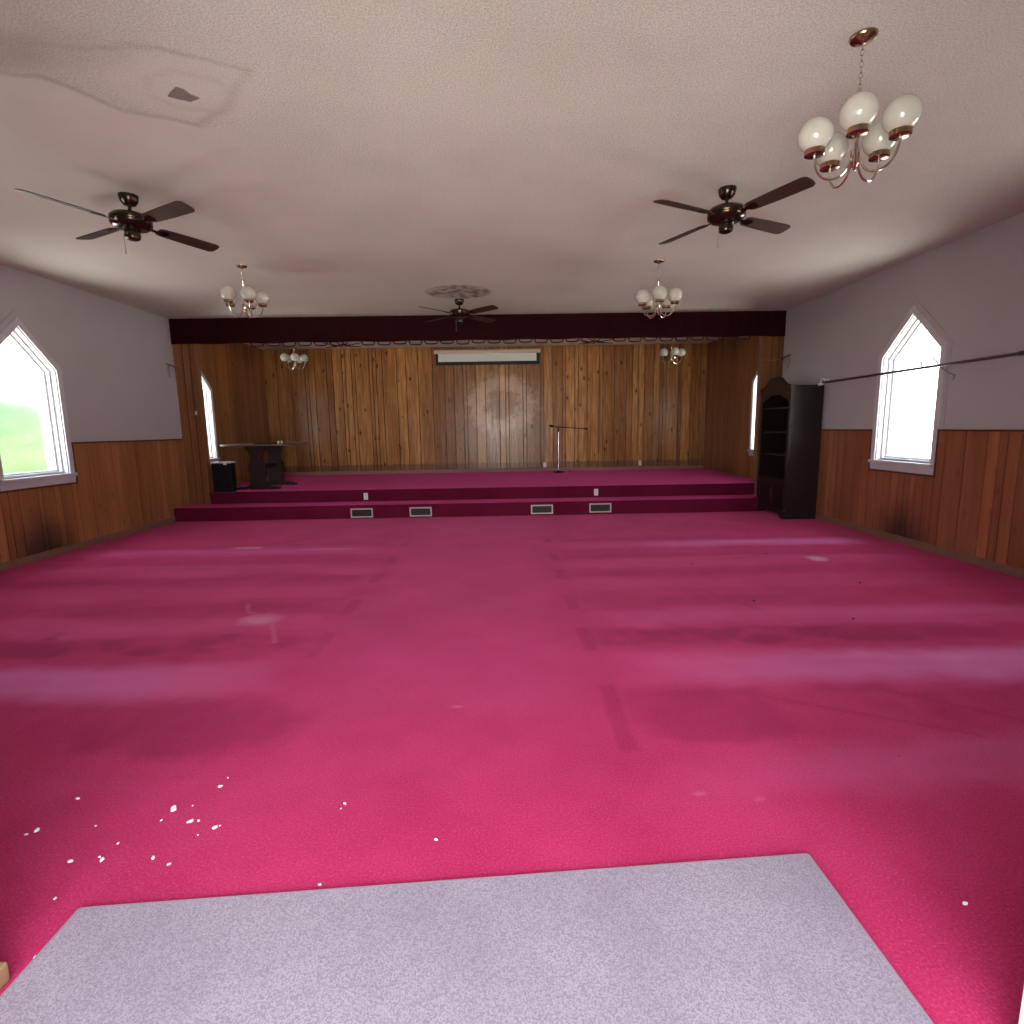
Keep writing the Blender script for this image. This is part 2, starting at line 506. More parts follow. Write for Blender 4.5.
def grid_mesh(name, x0, x1, y0, y1, z, step, mat, attrs, up=True, back=None):
    nx = int((x1 - x0) / step) + 1; ny = int((y1 - y0) / step) + 1
    xs = np.linspace(x0, x1, nx); ys = np.linspace(y0, y1, ny)
    X, Y = np.meshgrid(xs, ys)
    co = np.stack([X.ravel(), Y.ravel(), np.full(X.size, z)], 1)
    i = np.arange(nx * ny).reshape(ny, nx)
    a, b, c, d = i[:-1, :-1].ravel(), i[:-1, 1:].ravel(), i[1:, 1:].ravel(), i[1:, :-1].ravel()
    q = np.stack([a, b, c, d] if up else [a, d, c, b], 1)
    # slab sides and far face
    zb = back
    ext = np.array([[x0, y0, zb], [x1, y0, zb], [x1, y1, zb], [x0, y1, zb]])
    k = len(co)
    co = np.vstack([co, ext])
    q = np.vstack([q, [[k, k + 3, k + 2, k + 1]] if up else [[k, k + 1, k + 2, k + 3]]])
    me = bpy.data.meshes.new(name)
    me.vertices.add(len(co)); me.vertices.foreach_set('co', co.ravel())
    me.loops.add(q.size); me.loops.foreach_set('vertex_index', q.ravel().astype(np.int32))
    me.polygons.add(len(q)); me.polygons.foreach_set('loop_start', np.arange(0, q.size, 4, dtype=np.int32))
    me.update(calc_edges=True)
    for an, fn in attrs.items():
        at = me.attributes.new(an, 'FLOAT', 'POINT')
        vals = np.concatenate([np.clip(fn(X, Y), 0, 1).ravel(), np.zeros(4)])
        at.data.foreach_set('value', vals.astype(np.float32))
    me.materials.append(mat)
    o = bpy.data.objects.new(name, me); COL.objects.link(o)
    return tag(o, None, None, None, 'structure')

# ------------------------------------------------------------------ carpet: pew marks, fading, painted window light, scuffs
ROWS = [2.63, 3.66, 4.46, 5.36, 6.12, 7.05]
def side_mask(X, Y):
    w = 0.5 * (fbm(X, Y, 0.5, 5) - 0.5)
    return sstep(X + w, 0.40, 0.95), sstep(-(X + w), 1.10, 1.75)
def c_pile(X, Y):
    n = fbm(X, Y, 0.9, 11); n2 = fbm(X, Y, 0.22, 12)
    r, l = side_mask(X, Y)
    out = np.zeros_like(X)
    for k, yr in enumerate(ROWS):
        hw = (0.30, 0.19, 0.17, 0.15, 0.13, 0.12)[k]
        yy = Y - yr + 0.16 * (n - 0.5) + 0.14 * (n2 - 0.5)
        band = sstep(-np.abs(yy), -hw, -hw + 0.09)
        amp = (0.60, 0.95, 0.40, 0.5, 0.40, 0.35)[k]
        patchy = sstep(0.6 * n + 0.4 * n2, 0.36, 0.6)
        reach_r = 1 - 0.55 * sstep(X, 2.2, 3.6)
        out = np.maximum(out, band * amp * (0.15 + 0.85 * patchy) * np.maximum(r * reach_r, l))
        # pew-end footprints beside the aisle
        if k < 6:
            e = sstep(-np.abs(X - 0.55 - 0.03 * (n2 - 0.5)), -0.055, -0.035) * sstep(-np.abs(Y - yr + 0.02), -hw - 0.05, -hw)
            e2 = sstep(-np.abs(X + 1.29 - 0.03 * (n2 - 0.5)), -0.055, -0.035) * sstep(-np.abs(Y - yr + 0.02), -hw - 0.05, -hw)
            out = np.maximum(out, 0.6 * e * (0.4 + 0.9 * n)); out = np.maximum(out, (0.5 if k else 0.0) * e2 * (0.4 + 0.9 * n))
    # dragged, darker patch left of the aisle
    d = np.hypot((X + 1.45) / 0.5, (Y - 2.55) / 0.35) + 0.7 * (n2 - 0.5)
    out = np.maximum(out, 0.7 * sstep(-d, -1.0, -0.5))
    # far left of row two, torn streaks
    d = np.abs(Y - 3.72 - 0.10 * np.sin(X * 5.0) - 0.25 * (n2 - 0.5)) / 0.10
    out = np.maximum(out, 0.75 * sstep(-d, -1.0, -0.3) * sstep(-X, 1.3, 1.6) * sstep(n2, 0.35, 0.6))
    # long diagonal drag lines on the right
    for (a, b, c) in (((1.3, 2.80), (2.2, 2.35), 0.012), ((2.0, 2.85), (2.75, 2.3), 0.014), ((1.75, 4.75), (2.0, 4.15), 0.012), ((0.8, 2.75), (1.4, 2.55), 0.012)):
        out = np.maximum(out, 0.5 * sstep(-polydist(X, Y, [a, b]), -c * 2.2, -c * 0.6))
    # short crossways tears and rubs in the darker rows
    st = fbm(X * 0.5 + Y * 0.9, Y * 1.1 - X * 0.25, 0.22, 15)
    out = np.maximum(out, 0.55 * sstep(st, 0.60, 0.74) * np.maximum(r, l) * sstep(out, 0.05, 0.4))
    out = out + 0.16 * (fbm(X, Y, 0.5, 14) - 0.5)
    return out
def c_faded(X, Y):
    n = fbm(X, Y, 0.8, 21); n2 = fbm(X, Y, 0.15, 22)
    r, l = side_mask(X, Y)
    out = np.zeros_like(X)
    for k, yr in enumerate(ROWS):
        yc = yr - (0.56, 0.52, 0.42, 0.42, 0.40, 0.42)[k]
        hw = (0.12, 0.30, 0.24, 0.24, 0.20, 0.22)[k]
        amp = (0.2, 0.6, 0.5, 0.35, 0.5, 0.6)[k]
        yy = Y - yc + 0.30 * (n - 0.5) + 0.10 * (n2 - 0.5)
        out = np.maximum(out, sstep(-np.abs(yy), -hw - 0.04, -hw + 0.14) * amp * (0.75 + 1.0 * (n - 0.5)) * np.maximum(r, l))
    # worn aisle
    out = np.maximum(out, 0.35 * sstep(-np.abs(X + 0.37), -1.3, -0.4) * sstep(Y, 1.8, 3.4) * (0.7 + 0.6 * (n - 0.5)))
    # edges by the walls were never walked on
    out = out * sstep(X, WL + 0.05, WL + 1.0) * sstep(-X, -WR + 0.1, -WR + 1.1)
    return out + 0.08 * (n2 - 0.5)
def c_daylit_fade(X, Y):
    # faded strips with lilac window daylight painted into the colour
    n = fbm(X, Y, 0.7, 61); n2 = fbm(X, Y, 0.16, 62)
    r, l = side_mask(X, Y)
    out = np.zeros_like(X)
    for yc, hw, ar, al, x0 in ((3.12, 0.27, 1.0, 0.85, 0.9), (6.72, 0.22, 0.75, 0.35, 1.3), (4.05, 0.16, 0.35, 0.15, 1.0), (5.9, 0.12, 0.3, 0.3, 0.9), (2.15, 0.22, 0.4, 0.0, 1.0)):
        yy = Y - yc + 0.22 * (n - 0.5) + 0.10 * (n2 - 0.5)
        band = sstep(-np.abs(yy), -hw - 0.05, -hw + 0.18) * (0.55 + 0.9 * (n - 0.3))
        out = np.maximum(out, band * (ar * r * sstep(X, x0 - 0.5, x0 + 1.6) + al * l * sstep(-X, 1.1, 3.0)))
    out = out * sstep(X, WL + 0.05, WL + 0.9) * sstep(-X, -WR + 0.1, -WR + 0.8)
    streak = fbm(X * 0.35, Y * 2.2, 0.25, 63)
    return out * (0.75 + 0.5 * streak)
def c_pale_marks(X, Y):
    n2 = fbm(X, Y, 0.12, 31)
    out = np.zeros_like(X)
    d = np.hypot((X + 1.94) / 0.16, (Y - 4.17) / 0.14) + 0.9 * (n2 - 0.5)
    out = np.maximum(out, 0.4 * sstep(-d, -1.3, -0.2))
    pd = polydist(X, Y, [(-2.21, 4.56), (-2.12, 4.36), (-1.95, 4.25), (-1.82, 4.1), (-1.70, 3.85), (-1.62, 3.68)]) + 0.02 * (n2 - 0.5)
    out = np.maximum(out, 0.26 * sstep(-pd, -0.018, -0.003) * (0.5 + 0.7 * n2))
    for cx, cy, rx, ry, a in ((-3.30, 6.90, 0.30, 0.10, 0.5), (-2.2, 6.75, 0.5, 0.06, 0.25), (3.40, 5.78, 0.13, 0.16, 0.75), (3.1, 6.75, 0.5, 0.06, 0.28), (0.75, 1.98, 0.05, 0.01, 0.4), (0.98, 1.95, 0.05, 0.01, 0.4), (-0.27, 2.72, 0.05, 0.02, 0.25)):  # pale patches and streaks tinted into the carpet
        d = np.hypot((X - cx) / rx, (Y - cy) / ry) + 0.9 * (n2 - 0.5)
        out = np.maximum(out, a * sstep(-d, -1.0, -0.2))
    return out
grid_mesh('floor', WL, WR, PY, YB, 0.0, 0.02, M['carpet'], {'pile': c_pile, 'faded': c_faded, 'daylit_fade': c_daylit_fade, 'pale_marks': c_pale_marks}, True, -0.2)

# ------------------------------------------------------------------ ceiling: popcorn with peeled / wet areas
EDGE = [(-5.5, 3.4), (-3.6, 3.28), (-2.62, 3.25), (-2.42, 3.29), (-2.33, 3.41), (-2.22, 3.61), (-1.99, 3.69), (-1.86, 3.78), (-1.59, 3.59), (-1.45, 3.39), (-1.31, 3.24)]
UP = [(-1.31, 3.24), (-1.40, 3.22), (-1.51, 3.15), (-1.67, 3.07), (-1.81, 3.05), (-1.96, 3.06), (-2.4, 3.02), (-3.2, 2.95)]
def c_smooth(X, Y):
    n = fbm(X, Y, 0.3, 41)
    # bare strip on the far side of the torn edge, fading out towards the room's middle
    yedge = np.interp(X, [-5.5, -3.6, -2.62, -2.42, -2.33, -2.22, -1.99, -1.86], [3.4, 3.28, 3.25, 3.29, 3.41, 3.61, 3.69, 3.78])
    a = sstep(Y - yedge + 0.05 * (n - 0.5), 0.0, 0.05) * sstep(-X, 1.2, 2.4) * (1 - 0.6 * sstep(Y, 4.5, 7.0))
    d = np.hypot((X + 1.75) / 0.42, (Y - 3.40) / 0.32) + 0.3 * (n - 0.5)
    return np.maximum(a, 0.5 * sstep(-d, -1.05, -0.8))
def c_stain(X, Y):
    n = fbm(X, Y, 0.25, 51); n2 = fbm(X, Y, 0.07, 52)
    w = 0.05 * (n - 0.5)
    out = 0.26 * sstep(-polydist(X + w, Y + w, EDGE[1:]), -0.035, -0.004) * (0.4 + 0.9 * n)
    out = np.maximum(out, 0.30 * sstep(-polydist(X + w, Y - w, UP), -0.03, -0.004) * (0.4 + 0.9 * n))
    ring = np.abs(np.hypot((X + 1.72) / 1.0, (Y - 3.43) / 0.8) - 0.22 + 0.08 * (n2 - 0.5))
    out = np.maximum(out, 0.10 * sstep(-ring, -0.03, -0.006))
    # mauve-brown bloom in the near left corner
    out = np.maximum(out, 0.26 * sstep(-np.hypot((X + 2.75) / 0.9, (Y - 3.05) / 0.22) - 0.8 * (n - 0.5), -1.2, -0.4))
    # round water mark by the far fan
    d = np.hypot((X + 0.60) / 0.47, (Y - 8.06) / 0.40) + 0.12 * (n2 - 0.5)
    body = sstep(-d, -1.0, -0.92) * (0.26 + 0.6 * sstep(n2 + 0.3 * n, 0.5, 0.85))
    rim = 0.22 * sstep(-np.abs(d - 0.96), -0.06, -0.02)
    out = np.maximum(out, np.maximum(body, rim))
    return out
grid_mesh('ceiling', WL, WR, YF - 0.15, YB, CEIL, 0.03, M['ceiling'], {'smooth': c_smooth, 'stain': c_stain}, False, CEIL + 0.15)
struct('ceiling_roof', MB().box(WL - TH, WR + TH, YF - 0.2, YB + 0.2, CEIL + 0.02, CEIL + 0.3), M['shell'])

# bare patch where the ceiling skin has dropped off
tag(MB().prism([(-1.869, 3.459), (-1.824, 3.416), (-1.776, 3.379), (-1.749, 3.4), (-1.735, 3.445), (-1.704, 3.483), (-1.77, 3.511), (-1.818, 3.491)], CEIL - 0.006, CEIL + 0.004, 2)
    .build('trim_ceiling_patch', M['patch'], smooth=False), None, None, None, 'structure')

# ------------------------------------------------------------------ wood panelling
def boards(mb, a0, a1, zlo, zhi, t0, t1, axis, wmin, wmax, wins=(), seed=1, zcap=None):
    """vertical boards along axis (0 = x, 1 = y); wins: gable windows (centre) the boards stop at"""
    r = random.Random(seed)
    cuts = [a0]
    stops = sorted([a1] + [e for yc in wins for e in (yc - HW - 0.075, yc, yc + HW + 0.075)])
    for s in stops:
        if s <= cuts[-1] + 1e-6:
            continue
        while cuts[-1] < s - 1e-6:
            w = wmin + (wmax - wmin) * r.choice((0.0, 0.25, 0.55, 0.8, 1.0))
            nx = cuts[-1] + w
            if nx > s - wmin * 0.5:
                nx = s
            cuts.append(nx)
    g = 0.006 if axis == 1 else 0.008
    def put(poly):
        if axis == 1:
            mb.prism(poly, t0, t1, 0)
        else:
            mb.prism(poly, t0, t1, 1)
    for a, b in zip(cuts, cuts[1:]):
        p, q = a + g, b - g
        hit = [yc for yc in wins if yc - HW - 0.08 < (a + b) / 2 < yc + HW + 0.08]
        if not hit:
            put([(p, zlo), (q, zlo), (q, zhi), (p, zhi)])
        else:
            yc = hit[0]
            put([(p, zlo), (q, zlo), (q, 0.86), (p, 0.86)])
            k = math.sqrt(1 + SLOPE ** 2)
            top = lambda y: ZA + 0.075 * k - SLOPE * abs(y - yc)
            if zhi > top(p) + 0.02 and zhi > top(q) + 0.02:
                put([(p, top(p)), (q, top(q)), (q, zhi), (p, zhi)])

for side, wx, sg, mat, seed in (('left', WL, 1, M['wains_l'], 3), ('right', WR, -1, M['wains_r'], 5)):
    t0, t1 = sorted((wx, wx + sg * 0.006)); p0, p1 = sorted((wx + sg * 0.006, wx + sg * 0.018))
    mb = MB()
    segs = []
    e = YF
    for yc in WIN_Y[:2]:
        segs.append((e, yc - HW - 0.075, WAINS)); segs.append((yc - HW - 0.075, yc + HW + 0.075, 0.86)); e = yc + HW + 0.075
    segs.append((e, YW, WAINS))
    bk = MB()
    for a, b, z in segs:
        bk.box(t0, t1, a, b, 0, z)
    tr = empty('trim_1' if side == 'left' else 'trim_2', (0, 0, 0), 'knotty pine wainscot on the %s wall' % side, None, None, 'structure')
    bk.build('backing', M['groove'], tr, smooth=False)
    boards(mb, YF, YW - 0.001, 0.0, WAINS, p0, p1, 1, 0.09, 0.26, WIN_Y[:2], seed)
    mb.build('boards', mat, tr, smooth=False)
    cp = MB()
    q0, q1 = sorted((wx, wx + sg * 0.026))
    for a, b, z in segs:
        if z > 1:
            cp.box(q0, q1, a, b, WAINS - 0.004, WAINS + 0.016)
        else:
            cp.box(q0, q1, a, b, 0.838, 0.858)
    for yc in WIN_Y[:2]:
        cp.box(q0, q1, yc - HW - 0.092, yc - HW - 0.075, 0.838, WAINS)
        cp.box(q0, q1, yc + HW + 0.075, yc + HW + 0.092, 0.838, WAINS)
    cp.build('cap_rail', M['cap'], tr, smooth=False)
    q0, q1 = sorted((wx, wx + sg * 0.030))
    struct('baseboard_' + side, MB().box(q0, q1, YF, YS, 0.0, 0.085), M['base'], bevel=0.004)
    # stage side panelling
    mb = MB(); bk = MB()
    tr = empty('trim_3' if side == 'left' else 'trim_4', (0, 0, 0), 'full height pine panelling on the %s side of the stage' % side, None, None, 'structure')
    yc = WIN_Y[2]
    boards(mb, YW + 0.1, YB, DECK, CEIL, p0, p1, 1, 0.10, 0.22, [yc], seed + 20)
    mb.build('boards', M['pine'], tr, smooth=False)
    bk.box(t0, t1, yc + HW + 0.075, YB, DECK, CEIL)
    bk.build('backing', M['groove'], tr, smooth=False)

# stage back wall boards
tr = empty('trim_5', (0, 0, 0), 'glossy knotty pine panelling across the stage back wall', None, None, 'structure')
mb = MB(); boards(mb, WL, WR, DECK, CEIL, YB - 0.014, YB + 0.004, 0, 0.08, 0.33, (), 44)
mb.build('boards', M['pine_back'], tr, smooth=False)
struct('baseboard_back', MB().box(WL, WR, YB - 0.035, YB - 0.014, DECK, DECK + 0.075), simple('mauve_baseboard', (0.27, 0.11, 0.10), 0.6))

# wing walls either side of the stage opening
for nm, x0, x1, sd in (('wall_wing_left', WL, -5.165, 61), ('wall_wing_right', 4.435, WR, 62)):
    w = struct(nm, MB().box(x0, x1, YW + 0.006, YW + 0.10, 0.0, CEIL), M['groove'])
    mb = MB(); boards(mb, x0, x1, STEP, CEIL, YW - 0.008, YW + 0.006, 0, 0.10, 0.17, (), sd)
    mb.build('boards', M['pine'], w, smooth=False)
    xe = x1 if x0 == WL else x0
    MB().box(xe - 0.008, xe + 0.008, YW - 0.010, YW + 0.105, STEP if x0 == WL else STEP, CEIL).build('edge_strip', M['base'] if x0 != WL else M['pine'], w, smooth=False)

# stage platform and step, carpeted
mb = MB().prism([(-5.157, YW), (4.427, YW), (4.427, YW + 0.105), (WR, YW + 0.105), (WR, YB - 0.014), (WL, YB - 0.014), (WL, YW + 0.105), (-5.157, YW + 0.105)], 0.0, DECK, 2)
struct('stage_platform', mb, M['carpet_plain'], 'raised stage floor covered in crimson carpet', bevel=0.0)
mb = MB().prism([(WL + 0.001, YS), (4.272, YS), (4.272, 9.33), (WR - 0.02, 9.33), (WR - 0.02, YW), (WL + 0.001, YW)], 0.0, STEP, 2)
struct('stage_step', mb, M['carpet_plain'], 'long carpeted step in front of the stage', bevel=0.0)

# ------------------------------------------------------------------ windows
def window(idx, side, yc):
    wx, sg = (WL, -1) if side == 'left' else (WR, 1)      # sg: outward
    w = empty('window_%d' % idx, (wx, yc, 0), 'pointed white window in the %s wall' % side, None, None, 'structure')
    def span(a, b):
        return tuple(sorted((sg * a, sg * b)))
    # flat casing on the wall face
    a, b = span(-0.022, 0.0)
    MB().ring(gable(0, -0.075, 0.90), gable(0, 0.0), a, b, 0).build('window_casing', M['casing'], w, smooth=False, bevel=0.004)
    a, b = span(-0.010, 0.0)
    MB().ring(gable(0, -0.13, 1.40), gable(0, -0.076, 1.40), a, b, 0).build('window_backband', M['wall'], w, smooth=False)
    a, b = span(0.0, TH)
    mb = MB().ring(gable(0, 0.0), gable(0, 0.012), a, b, 0)
    mb.build('window_jamb', M['white'], w, smooth=False)
    a, b = span(0.055, 0.10)
    MB().ring(gable(0, 0.012), gable(0, 0.036), a, b, 0).build('window_stop', M['white'], w, smooth=False, bevel=0.002)
    a, b = span(0.10, 0.15)
    MB().ring(gable(0, 0.012), gable(0, 0.062), a, b, 0).build('window_sash', M['white'], w, smooth=False, bevel=0.004)
    a, b = span(0.124, 0.129)
    MB().prism(gable(0, 0.058), a, b, 0).build('window_pane', M['pane'], w, smooth=False)
    a, b = span(-0.055, 0.10)
    MB().box(a, b, -HW - 0.07, HW + 0.07, ZS - 0.025, ZS + 0.012).build('window_sill', M['casing'], w, smooth=False, bevel=0.005)
    a, b = span(-0.024, 0.0)
    MB().box(a, b, -HW - 0.065, HW + 0.065, ZS - 0.11, ZS - 0.025).build('window_apron', M['casing'], w, smooth=False, bevel=0.003)
    # daylight portal just outside the glass
    ld = bpy.data.lights.new('window_portal', 'AREA'); ld.shape = 'RECTANGLE'; ld.size = 1.75; ld.size_y = 0.95
    ld.cycles.is_portal = True
    lo = bpy.data.objects.new('window_daylight', ld); COL.objects.link(lo)
    lo.location = (wx + sg * 0.25, yc, 1.83)
    lo.rotation_euler = (0, PI / 2 if sg > 0 else -PI / 2, 0)
i = 1
for sd in ('left', 'right'):
    for yc in WIN_Y:
        window(i, sd, yc); i += 1
ld = bpy.data.lights.new('entry_portal', 'AREA'); ld.shape = 'RECTANGLE'; ld.size = 2.6; ld.size_y = 2.6; ld.cycles.is_portal = True
lo = bpy.data.objects.new('entry_daylight', ld); COL.objects.link(lo); lo.location = (-0.05, PY - 0.02, 1.3); lo.rotation_euler = (PI / 2, 0, 0)

# doorway casing and plinth at the near left
t6 = empty('trim_6', (0, 0, 0), 'tan wooden door casing at the near left', None, None, 'structure')
MB().box(DX0 - 0.02, DX0 + 0.0, YF - 0.16, 1.275, 0.0, DH).build('casing_board', M['plinth'], t6, smooth=False, bevel=0.003)
MB().box(DX0 - 0.02, -1.357, YF - 0.14, 1.30, 0.0, 0.058).build('plinth_block', M['plinth'], t6, smooth=False, bevel=0.006)

# ------------------------------------------------------------------ rug
rug = empty('rug', (0, 0, 0), 'grey lilac carpet piece laid over the red carpet in the foreground', 'rug')
RP = [(-1.335, -0.9), (1.035, -0.9), (1.004, 1.648), (-1.331, 1.508)]
MB().prism(RP, 0.001, 0.013, 2).build('rug_field', M['rug'], rug, smooth=False)
MB().tube([(p[0], p[1], 0.008) for p in (RP[3], RP[2])], 0.006, 6).tube([(p[0], p[1], 0.008) for p in (RP[1], RP[2])], 0.006, 6).tube([(p[0], p[1], 0.008) for p in (RP[0], RP[3])], 0.006, 6).build('rug_binding', M['rugedge'], rug)

# ------------------------------------------------------------------ ceiling fans
def make_fan(drop):
    f = empty('ceiling_fan')
    MB().lathe([(0.018, -0.075), (0.045, -0.072), (0.062, -0.05), (0.070, -0.02), (0.071, 0.0)], 28).build('canopy', M['bronze'], f)
    zt = -drop + 0.06
    MB().lathe([(0.024, zt - 0.002), (0.028, zt + 0.012), (0.013, zt + 0.03), (0.013, -0.07)], 16).build('downrod', M['bronze'], f)
    z = -drop
    MB().lathe([(0.0, z - 0.055), (0.085, z - 0.055), (0.122, z - 0.047), (0.146, z - 0.026), (0.150, z - 0.01), (0.146, z - 0.004), (0.150, z + 0.004), (0.150, z + 0.028), (0.132, z + 0.048), (0.07, z + 0.06), (0.0, z + 0.06)], 36).build('motor_housing', M['bronze'], f)
    sw = MB().lathe([(0.0, z - 0.142), (0.03, z - 0.140), (0.052, z - 0.128), (0.058, z - 0.11), (0.055, z - 0.075), (0.062, z - 0.068), (0.062, z - 0.054)], 28).build('switch_housing', M['bronze'], f)
    ch = [(-0.05 + 0.0, 0.03, z - 0.10 - 0.012 * k) for k in range(13)]
    MB().tube([(-0.058, 0.03, z - 0.10)] + ch[1:], 0.0022, 6).sphere(0.006, ch[-1], 8, 6).build('pull_chain', M['wire'], sw)
    ph = math.radians(13)
    for k in range(4):
        a = k * PI / 2
        er = Vector((math.cos(a), math.sin(a), 0)); t = Vector((-math.sin(a), math.cos(a), 0))
        w = t * math.cos(ph) - Vector((0, 0, 1)) * math.sin(ph)
        n = Vector((0, 0, 1)) * math.cos(ph) + t * math.sin(ph)
        out = [(0.205, -0.040), (0.235, -0.056), (0.45, -0.066), (0.705, -0.070), (0.735, -0.052), (0.742, -0.02), (0.742, 0.02), (0.735, 0.052), (0.705, 0.070), (0.45, 0.066), (0.235, 0.056), (0.205, 0.040)]
        c = Vector((0, 0, z - 0.012))
        vs = [c + er * r + w * s + n * 0.003 for r, s in out] + [c + er * r + w * s - n * 0.003 for r, s in out]
        m = len(out)
        mb = MB().add(vs, [tuple(range(m)), tuple(range(2 * m - 1, m - 1, -1))] + [(i, (i + 1) % m, (i + 1) % m + m, i + m) for i in range(m)])
        bl = mb.build('blade', M['blade'], f, smooth=False)
        br = [(0.13, -0.018), (0.2, -0.014), (0.235, -0.034), (0.285, -0.034), (0.295, 0), (0.285, 0.034), (0.235, 0.034), (0.2, 0.014), (0.13, 0.018)]
        m = len(br)
        vs = [c + er * r + w * s - n * 0.003 for r, s in br] + [c + er * r + w * s - n * 0.009 for r, s in br]
        MB().add(vs, [tuple(range(m)), tuple(range(2 * m - 1, m - 1, -1))] + [(i, (i + 1) % m, (i + 1) % m + m, i + m) for i in range(m)]).build('blade_bracket', M['bronze'], bl, smooth=False)
    return f
fan0 = make_fan(0.200)
fan0.location = (1.85, 4.77, CEIL); fan0.rotation_euler.z = math.radians(27)
tag(fan0, 'dark bronze four blade ceiling fan on the right near the large chandelier', 'ceiling fan', 'ceiling fans')
f2 = dup(fan0); f2.location = (-2.975, 4.78, CEIL); f2.rotation_euler.z = math.radians(62)
tag(f2, 'dark bronze ceiling fan on the left side of the ceiling', 'ceiling fan', 'ceiling fans')
f3 = dup(fan0); f3.location = (-0.62, 8.50, CEIL); f3.rotation_euler.z = math.radians(48)
tag(f3, 'ceiling fan beside the round water stain in front of the burgundy valance', 'ceiling fan', 'ceiling fans')

# ------------------------------------------------------------------ chandeliers
def make_chandelier(drop):
    chain_len = drop - 0.37
    c = empty('chandelier')
    MB().lathe([(0.010, -0.034), (0.018, -0.030), (0.030, -0.022), (0.058, -0.014), (0.064, -0.004), (0.064, 0.0)], 28).build('canopy', M['brass'], c)
    mb = MB()
    z = -0.03; k = 0
    L = 0.034
    top = -0.03 - chain_len
    while z > top + 0.01:
        pts = []
        for q in range(10):
            a = 2 * PI * q / 10
            u = 0.008 * math.cos(a); v = (L / 2 - 0.003) * math.sin(a)
            pts.append((u, 0, z - L / 2 + v) if k % 2 == 0 else (0, u, z - L / 2 + v))
        mb.tube(pts, 0.0022, 5, closed=True)
        z -= L - 0.008; k += 1
    mb.build('chain', M['nickel'], c)
    z0 = -0.03 - chain_len            # top of the stem
    zc = -drop                        # where the arms leave
    MB().lathe([(0.0, zc - 0.03), (0.010, zc - 0.026), (0.016, zc - 0.012), (0.024, zc), (0.028, zc + 0.025), (0.028, zc + 0.055), (0.02, zc + 0.065), (0.009, zc + 0.075), (0.009, z0 - 0.03), (0.014, z0 - 0.02), (0.010, z0), (0.004, z0 + 0.006)], 20).build('stem', M['nickel'], c)
    R = 0.192
    for q in range(5):
        a = 2 * PI * q / 5
        ca, sa = math.cos(a), math.sin(a)
        prof = [(0.022, zc + 0.045), (0.026, zc + 0.01), (0.040, zc - 0.030), (0.066, zc - 0.058), (0.100, zc - 0.070), (0.140, zc - 0.062), (0.168, zc - 0.036), (0.185, zc - 0.002), (R, zc + 0.035), (R, zc + 0.055)]
        # smooth the arm
        sm = []
        for i in range(len(prof) - 1):
            p0 = prof[max(i - 1, 0)]; p1 = prof[i]; p2 = prof[i + 1]; p3 = prof[min(i + 2, len(prof) - 1)]
            for t in (0, 0.33, 0.67):
                sm.append(tuple(0.5 * (2 * p1[j] + (p2[j] - p0[j]) * t + (2 * p0[j] - 5 * p1[j] + 4 * p2[j] - p3[j]) * t * t + (3 * p1[j] - p0[j] - 3 * p2[j] + p3[j]) * t ** 3) for j in (0, 1)))
        sm.append(prof[-1])
        ar = MB().tube([(r * ca, r * sa, z) for r, z in sm], 0.0062, 8).build('arm', M['nickel'], c)
        zf = zc + 0.05
        MB().lathe([(0.0, zf), (0.040, zf), (0.048, zf + 0.004), (0.049, zf + 0.028), (0.044, zf + 0.03), (0.0, zf + 0.03)], 24, (R * ca, R * sa, 0)).build('shade_holder', M['brass'], ar)
        MB().sphere(0.083, (R * ca, R * sa, zf + 0.03 + 0.067), 28, 18).build('globe_shade', M['globe'], c)
    return c
for loc, rz, drop, lab in (((1.820, 3.02, CEIL), -120, 0.578, 'large brass chandelier with five milk glass globes nearest the camera'),
                           ((-2.975, 6.70, CEIL), 165, 0.485, 'globe chandelier hanging beyond the left ceiling fan'),
                           ((1.835, 6.70, CEIL), -100, 0.55, 'globe chandelier hanging beyond the right ceiling fan'),
                           ((-4.20, 11.5, CEIL), 150, 0.57, 'globe chandelier over the stage left above the trestle table'),
                           ((3.45, 11.5, CEIL), -85, 0.57, 'globe chandelier over the stage right corner')):
    c = make_chandelier(drop); c.location = loc; c.rotation_euler.z = math.radians(rz); tag(c, lab, 'chandelier', 'globe chandeliers')

# ------------------------------------------------------------------ valance over the stage opening
val = empty('stage_valance', (0, YW, 2.94), 'dark burgundy velvet valance hanging across the top of the stage opening', 'valance')
x0, x1 = WL + 0.004, WR - 0.004
nx = 220
vs = []; fs = []
for k in range(nx + 1):
    x = x0 + (x1 - x0) * k / nx
    d = -0.030 - 0.006 * math.sin(k * 1.9) - 0.004 * math.sin(k * 0.73 + 1)
    zb = -0.004 + 0.006 * math.sin(k * 0.31)
    for (yy, zz) in ((d, zb), (d, 0.20), (d, CEIL - 2.94 - 0.001), (-0.012, CEIL - 2.94 - 0.001), (-0.012, zb)):
        vs.append((x, yy, zz))
for k in range(nx):
    for j in range(5):
        fs.append((k * 5 + j, k * 5 + (j + 1) % 5, (k + 1) * 5 + (j + 1) % 5, (k + 1) * 5 + j))
fs.append(tuple(range(5))); fs.append(tuple(nx * 5 + j for j in range(5)))
MB().add(vs, fs).build('velvet_cloth', M['velvet'], val)
sx = -4.25
pitch = 0.265
k = 0
